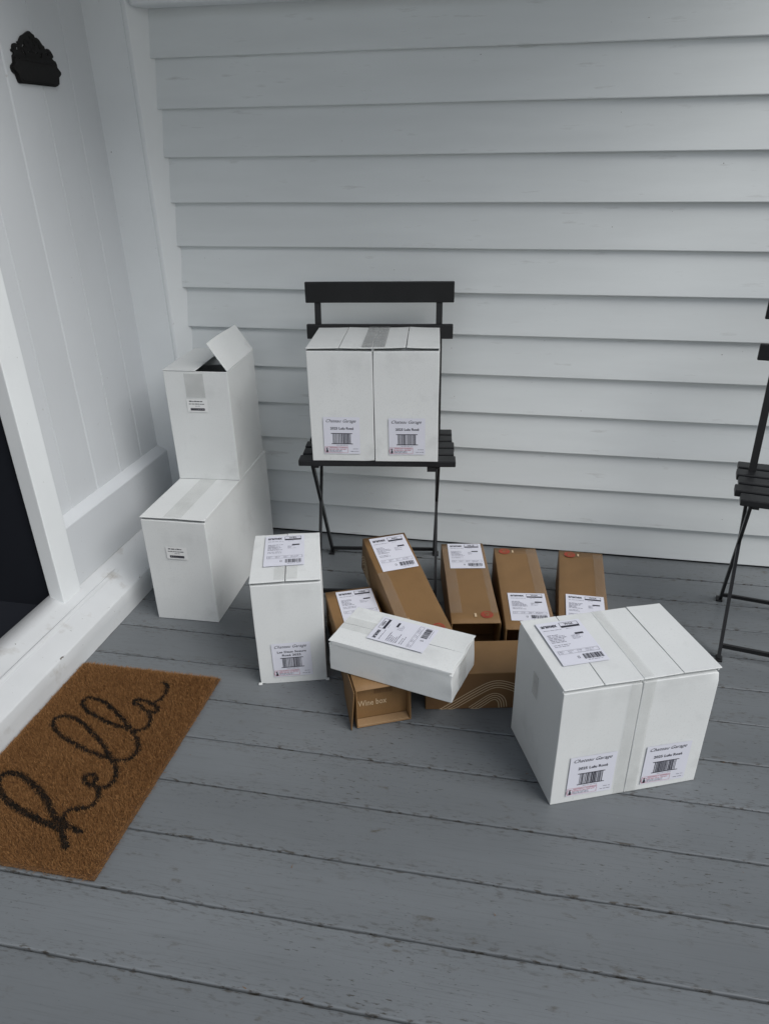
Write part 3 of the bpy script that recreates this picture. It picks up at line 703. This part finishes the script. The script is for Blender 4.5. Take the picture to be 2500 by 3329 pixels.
def wine_box(loc, rot, w_, d_, h_, seed, label, recess=.030):
    t = tag(empty('wine_box', loc, rot), label, 'box', 'brown cardboard wine boxes')
    mb = MB(); sleeve(mb, w_, d_, h_, seed=seed); mb.build('sleeve', M['kraft'], t, True)
    rbox('end_panel', (.0035, recess, .0035), (w_-.007, .003, h_-.007), M['kraft'], t, r=.0008, n=(3, 1, 3), amp=.0005, seed=seed)
    rbox('end_panel', (.0035, d_-.010, .0035), (w_-.007, .003, h_-.007), M['kraft'], t, r=.0008, n=(3, 1, 3), amp=.0005, seed=seed)
    return t
BL, BW, BH = .470, .139, .120
# A: open end towards the camera
a = wine_box((.782, -1.028, .001), (0, 0, R(24.5)), .141, .472, BH, 1, 'brown wine box under the flat white carton, open end reading Wine box')
ship_label(a, (.027, .300, BH), Xv, Yv, .108, .160, 'WRE', 54)
p = Print(plane((0, .030, 0), Xv, Zv, .0010)); p.text('Wine box', .010, .044, .084, .062, 0, .005); p.mb.build('lettering', M['kraft_line'], a)
p = Print(plane((0, .030, 0), Xv, Zv, .0010)); rr = random.Random(8); p.bars(.052, .078, .100, .108, rr, 0, .0012); p.rect(.046, .078, .0475, .0795); p.mb.build('barcode', M['kraft_dark'], a)
rbox('side_flap', (-.0060, -.004, .001), (.0028, .150, .116), M['kraft'], a, r=.001, n=(1, 6, 4), amp=.0014, freq=9, seed=3, fn=lambda p: Vector((p.x-.010*(1-p.z/.116)*max(0, 1-p.y/.15), p.y, p.z)))
rbox('lower_flap', (.004, .002, .0032), (.132, .026, .0026), M['kraft_edge'], a, r=.0008, n=(2, 2, 1), amp=.0006)
arcs(a, (0, .46, 0), (0, -1, 0), Zv, .0024, [(spline([(.02, .02), (.06, .085), (.12, .10), (.18, .05)]), 3, .008)])
# B: leaning on the chair's front stretcher
b = wine_box((.866, -.803, .002), (R(11.9), 0, R(27.74)), BW, BL, BH, 2, 'brown wine box with its far end propped on the folding chair frame', .02)
ship_label(b, (.019, .302, BH), Xv, Yv, .112, .158, 'AKL', 55)
emblem(b, .104, .046, BH)
arcs(b, (0, .468, 0), (0, -1, 0), Zv, .0024, [(spline([(.004, .048), (.03, .072), (.06, .066), (.10, .030), (.14, .004)]), 4, .008), (spline([(.03, .02), (.045, .033), (.065, .022), (.08, .004)]), 2, .008)], lw=.0034)
p = Print(plane((0, 0, BH), Xv, Yv, .0024)); strip(p.mb, [(.030+.006*math.cos(q*2.094+.5), .098+.006*math.sin(q*2.094+.5)) for q in range(4)], .0016, p.to3); p.mb.build('recycling_mark', M['kraft_line'], b)
paper('tape', b, (.001, .10, BH), Xv, Yv, .030, .20, M['tape_kraft'], .0018, 21, .0003)
# C
c = wine_box((.979, -.696, .001), (0, 0, R(10.9)), BW, BL, BH, 3, 'brown wine box, label at the wall end and red emblem at the near end', .11)
ship_label(c, (.019, .302, BH), Xv, Yv, .110, .164, 'HLZ', 56)
emblem(c, .104, .039, BH); paper('tape', c, (.001, .05, BH), Xv, Yv, .034, .40, M['tape_kraft'], .0018, 22, .0003)
paper('tape', c, (.118, .05, BH), Xv, Yv, .019, .40, M['tape_kraft'], .0008, 26, .0002)
p = Print(plane((0, 0, BH), Xv, Yv, .0024)); p.rect(.068, .028, .074, .046); p.mb.build('small_print', M['kraft_line'], c)
# D
d = wine_box((1.130, -.699, .001), (0, 0, R(8.0)), BW, BL, BH, 4, 'brown wine box with a red emblem at the wall end, second from the right', .11)
ship_label(d, (.019, .040, BH), Xv, Yv, .109, .146, 'WGA', 57)
emblem(d, .034, .445, BH, flip=-1); paper('tape', d, (.104, .02, BH), Xv, Yv, .033, .44, M['tape_kraft'], .0018, 23, .0003)
p = Print(plane((0, 0, BH), Xv, Yv, .0024)); p.rect(.058, .436, .063, .452); p.mb.build('small_print', M['kraft_line'], d)
# E
e = wine_box((1.272, -.668, .001), (0, 0, R(-.8)), BW, .455, BH, 5, 'rightmost brown wine box, partly hidden behind the large double white carton')
ship_label(e, (.021, .030, BH), Xv, Yv, .109, .150, 'WGA', 58)
emblem(e, .034, .428, BH, flip=-1); paper('tape', e, (.108, .02, BH), Xv, Yv, .029, .42, M['tape_kraft'], .0018, 24, .0003)
p = Print(plane((0, 0, BH), Xv, Yv, .0024)); p.rect(.058, .420, .063, .436); p.mb.build('small_print', M['kraft_line'], e)
# F: lying crosswise in front
f = tag(empty('wine_box', (.941, -.927, .001), (0, 0, R(11.9))), 'brown wine box with looping line print lying crosswise under the flat white carton', 'box', 'brown cardboard wine boxes')
rbox('sleeve', (0, 0, 0), (.452, .139, .1155), M['kraft'], f, r=.0022, n=(10, 4, 4), amp=.0008, seed=6)
p = paper('printed_side', f, (.002, 0, .002), Xv, Zv, .448, .1115, M['kraft_dark'], .0010, 25)
outer = spline([(.036, .0), (.085, .036), (.130, .068), (.158, .085), (.184, .0915), (.212, .086), (.245, .070), (.30, .03)])
inner = spline([(.113, .006), (.140, .028), (.160, .044), (.178, .0505), (.196, .044), (.207, .028), (.211, .006)])
arcs(f, (0, 0, 0), Xv, Zv, .0017, [(outer, 4, .0072), (inner, 4, .0066)])

# ------------------------------------------------------------------ coir door mat
mt = tag(empty('door_mat', (0, 0, 0)), 'brown coir door mat with hello in black script at the door sill', 'door mat')
MX0, MX1, MY0, MY1 = -.046, .366, -1.549, -.906
rbox('backing', (MX0, MY0, .001), (MX1-MX0, MY1-MY0, .006), M['mat_base'], mt, r=.002, n=(4, 6, 1), amp=.0012)
HEL = [[(0.269, -1.493), (0.245, -1.465), (0.219, -1.442), (0.169, -1.398), (0.126, -1.366), (0.083, -1.343), (0.047, -1.328), (0.018, -1.326), (0.007, -1.338), (0.012, -1.36), (0.038, -1.384), (0.07, -1.403), (0.11, -1.419), (0.152, -1.432), (0.192, -1.443), (0.218, -1.448)],
 [(0.278, -1.451), (0.248, -1.443), (0.227, -1.433)],
 [(0.24, -1.45), (0.223, -1.429), (0.215, -1.408), (0.23, -1.397), (0.254, -1.389), (0.264, -1.376), (0.262, -1.355), (0.245, -1.332), (0.224, -1.327), (0.204, -1.316), (0.201, -1.302), (0.213, -1.296), (0.228, -1.307), (0.233, -1.323), (0.247, -1.329), (0.266, -1.324), (0.272, -1.304), (0.264, -1.278), (0.247, -1.257), (0.225, -1.239), (0.185, -1.203), (0.144, -1.174), (0.097, -1.144), (0.062, -1.128), (0.03, -1.124), (0.015, -1.136), (0.022, -1.158), (0.046, -1.181), (0.077, -1.196), (0.125, -1.216), (0.165, -1.23), (0.206, -1.239), (0.236, -1.244), (0.262, -1.242), (0.278, -1.23), (0.278, -1.202), (0.257, -1.17), (0.233, -1.147), (0.183, -1.107), (0.142, -1.079), (0.104, -1.057), (0.073, -1.049), (0.052, -1.049), (0.049, -1.066), (0.059, -1.082), (0.087, -1.101), (0.131, -1.119), (0.177, -1.133), (0.213, -1.14), (0.24, -1.145), (0.255, -1.135), (0.263, -1.12), (0.258, -1.099), (0.239, -1.074), (0.219, -1.066), (0.203, -1.051), (0.186, -1.048), (0.183, -1.035), (0.205, -1.033), (0.228, -1.039), (0.247, -1.049), (0.261, -1.063), (0.253, -1.073), (0.238, -1.072)],
 [(0.229, -1.045), (0.242, -1.029), (0.249, -1.01), (0.246, -0.983), (0.236, -0.962), (0.221, -0.954)]]
HALF = [.0086, .0076, .0067, .0060]
rg = np.random.default_rng(3); NB = 130000
bx = rg.uniform(MX0+.001, MX1-.001, NB); by = rg.uniform(MY0+.001, MY1-.001, NB)
dist = np.full(NB, 9.0)
for line, hw in zip(HEL, HALF):
    P = np.array(spline(line, 4))
    for i in range(len(P)-1):
        a0, d0 = P[i], P[i+1]-P[i]; tt = np.clip(((bx-a0[0])*d0[0]+(by-a0[1])*d0[1])/(d0@d0+1e-12), 0, 1)
        dd = np.hypot(bx-a0[0]-tt*d0[0], by-a0[1]-tt*d0[1])-hw
        dist = np.minimum(dist, dd)
black = dist < rg.normal(0, .0004, NB)
edge = np.minimum(np.minimum(bx-MX0, MX1-bx), np.minimum(by-MY0, MY1-by))
hh = rg.uniform(.010, .0165, NB)*np.where(edge < .006, .8, 1.0)
lean = rg.normal(0, .0030, (NB, 2))
# pile at the rim splays outwards
out = np.exp(-edge/.006)*.007
ex = np.where(np.minimum(bx-MX0, MX1-bx) < np.minimum(by-MY0, MY1-by), np.sign(bx-(MX0+MX1)/2), 0); ey = np.where(ex == 0, np.sign(by-(MY0+MY1)/2), 0)
lean[:, 0] += ex*out; lean[:, 1] += ey*out
lean[:, 0] = np.where(bx+lean[:, 0] < MX0-.003, 0, lean[:, 0])
hh = hh*np.clip(1-.25*np.exp(-edge/.01), .5, 1)
hh = np.where(black, hh*.90, hh)
ang = rg.uniform(0, math.pi, NB); wd = rg.uniform(.00035, .00075, NB)
lowf = np.array([noise.noise(Vector((x*9, y*9, 1.0))) for x, y in zip(bx[::13], by[::13])]); lowf = np.repeat(lowf, 13)[:NB]
shade = np.clip(rg.beta(1.6, 3.2, NB)+.10*np.array([noise.noise(Vector((x*7, y*7, 1.0)))+.6*noise.noise(Vector((x*30, y*30, 2.0))) for x, y in zip(bx, by)])+.25*np.exp(-edge/.008), 0, 1)
def tufts(name, sel, m):
    n = int(sel.sum()); X, Y, Hh, A, Wd = bx[sel], by[sel], hh[sel], ang[sel], wd[sel]; lx, ly = lean[sel, 0], lean[sel, 1]
    co = np.zeros((n, 4, 3)); cx_, sy_ = np.cos(A)*Wd, np.sin(A)*Wd
    co[:, 0] = np.stack([X-cx_, Y-sy_, np.full(n, .005)], 1); co[:, 1] = np.stack([X+cx_, Y+sy_, np.full(n, .005)], 1)
    co[:, 2] = np.stack([X+cx_*.6+lx, Y+sy_*.6+ly, Hh], 1); co[:, 3] = np.stack([X-cx_*.6+lx, Y-sy_*.6+ly, Hh], 1)
    me = bpy.data.meshes.new(name); me.vertices.add(4*n); me.vertices.foreach_set('co', co.ravel())
    me.loops.add(4*n); me.loops.foreach_set('vertex_index', np.arange(4*n)); me.polygons.add(n); me.polygons.foreach_set('loop_start', np.arange(0, 4*n, 4))
    me.update(calc_edges=True); at = me.attributes.new('shade', 'FLOAT', 'POINT'); at.data.foreach_set('value', np.repeat(shade[sel], 4))
    me.materials.append(m); o = bpy.data.objects.new(name, me); COL.objects.link(o); o.parent = mt; o['kind'] = 'stuff'; return o
tufts('coir_pile', ~black, M['coir']); tufts('hello_lettering', black, M['coir_black'])

# ------------------------------------------------------------------ small dry bits lying on the deck
mb = MB(); rr = random.Random(77)
for i in range(60):
    x, y = rr.uniform(.2, 2.0), rr.uniform(-1.85, -.15)
    if x < .38 and y < -.88: continue
    L_, a_ = rr.uniform(.0012, .005), rr.uniform(0, 3.14); w_ = rr.uniform(.0005, .0012)
    cx_, sx_ = math.cos(a_), math.sin(a_)
    mb.add([(x-cx_*L_+sx_*w_, y-sx_*L_-cx_*w_, .0012), (x-cx_*L_-sx_*w_, y-sx_*L_+cx_*w_, .0014), (x+cx_*L_, y+sx_*L_, .0026)], [(0, 1, 2)])
tag(mb.build('dry_debris', M['kraft_dark']), 'tiny dry specks and leaf bits scattered on the grey deck', 'debris', kind='stuff')
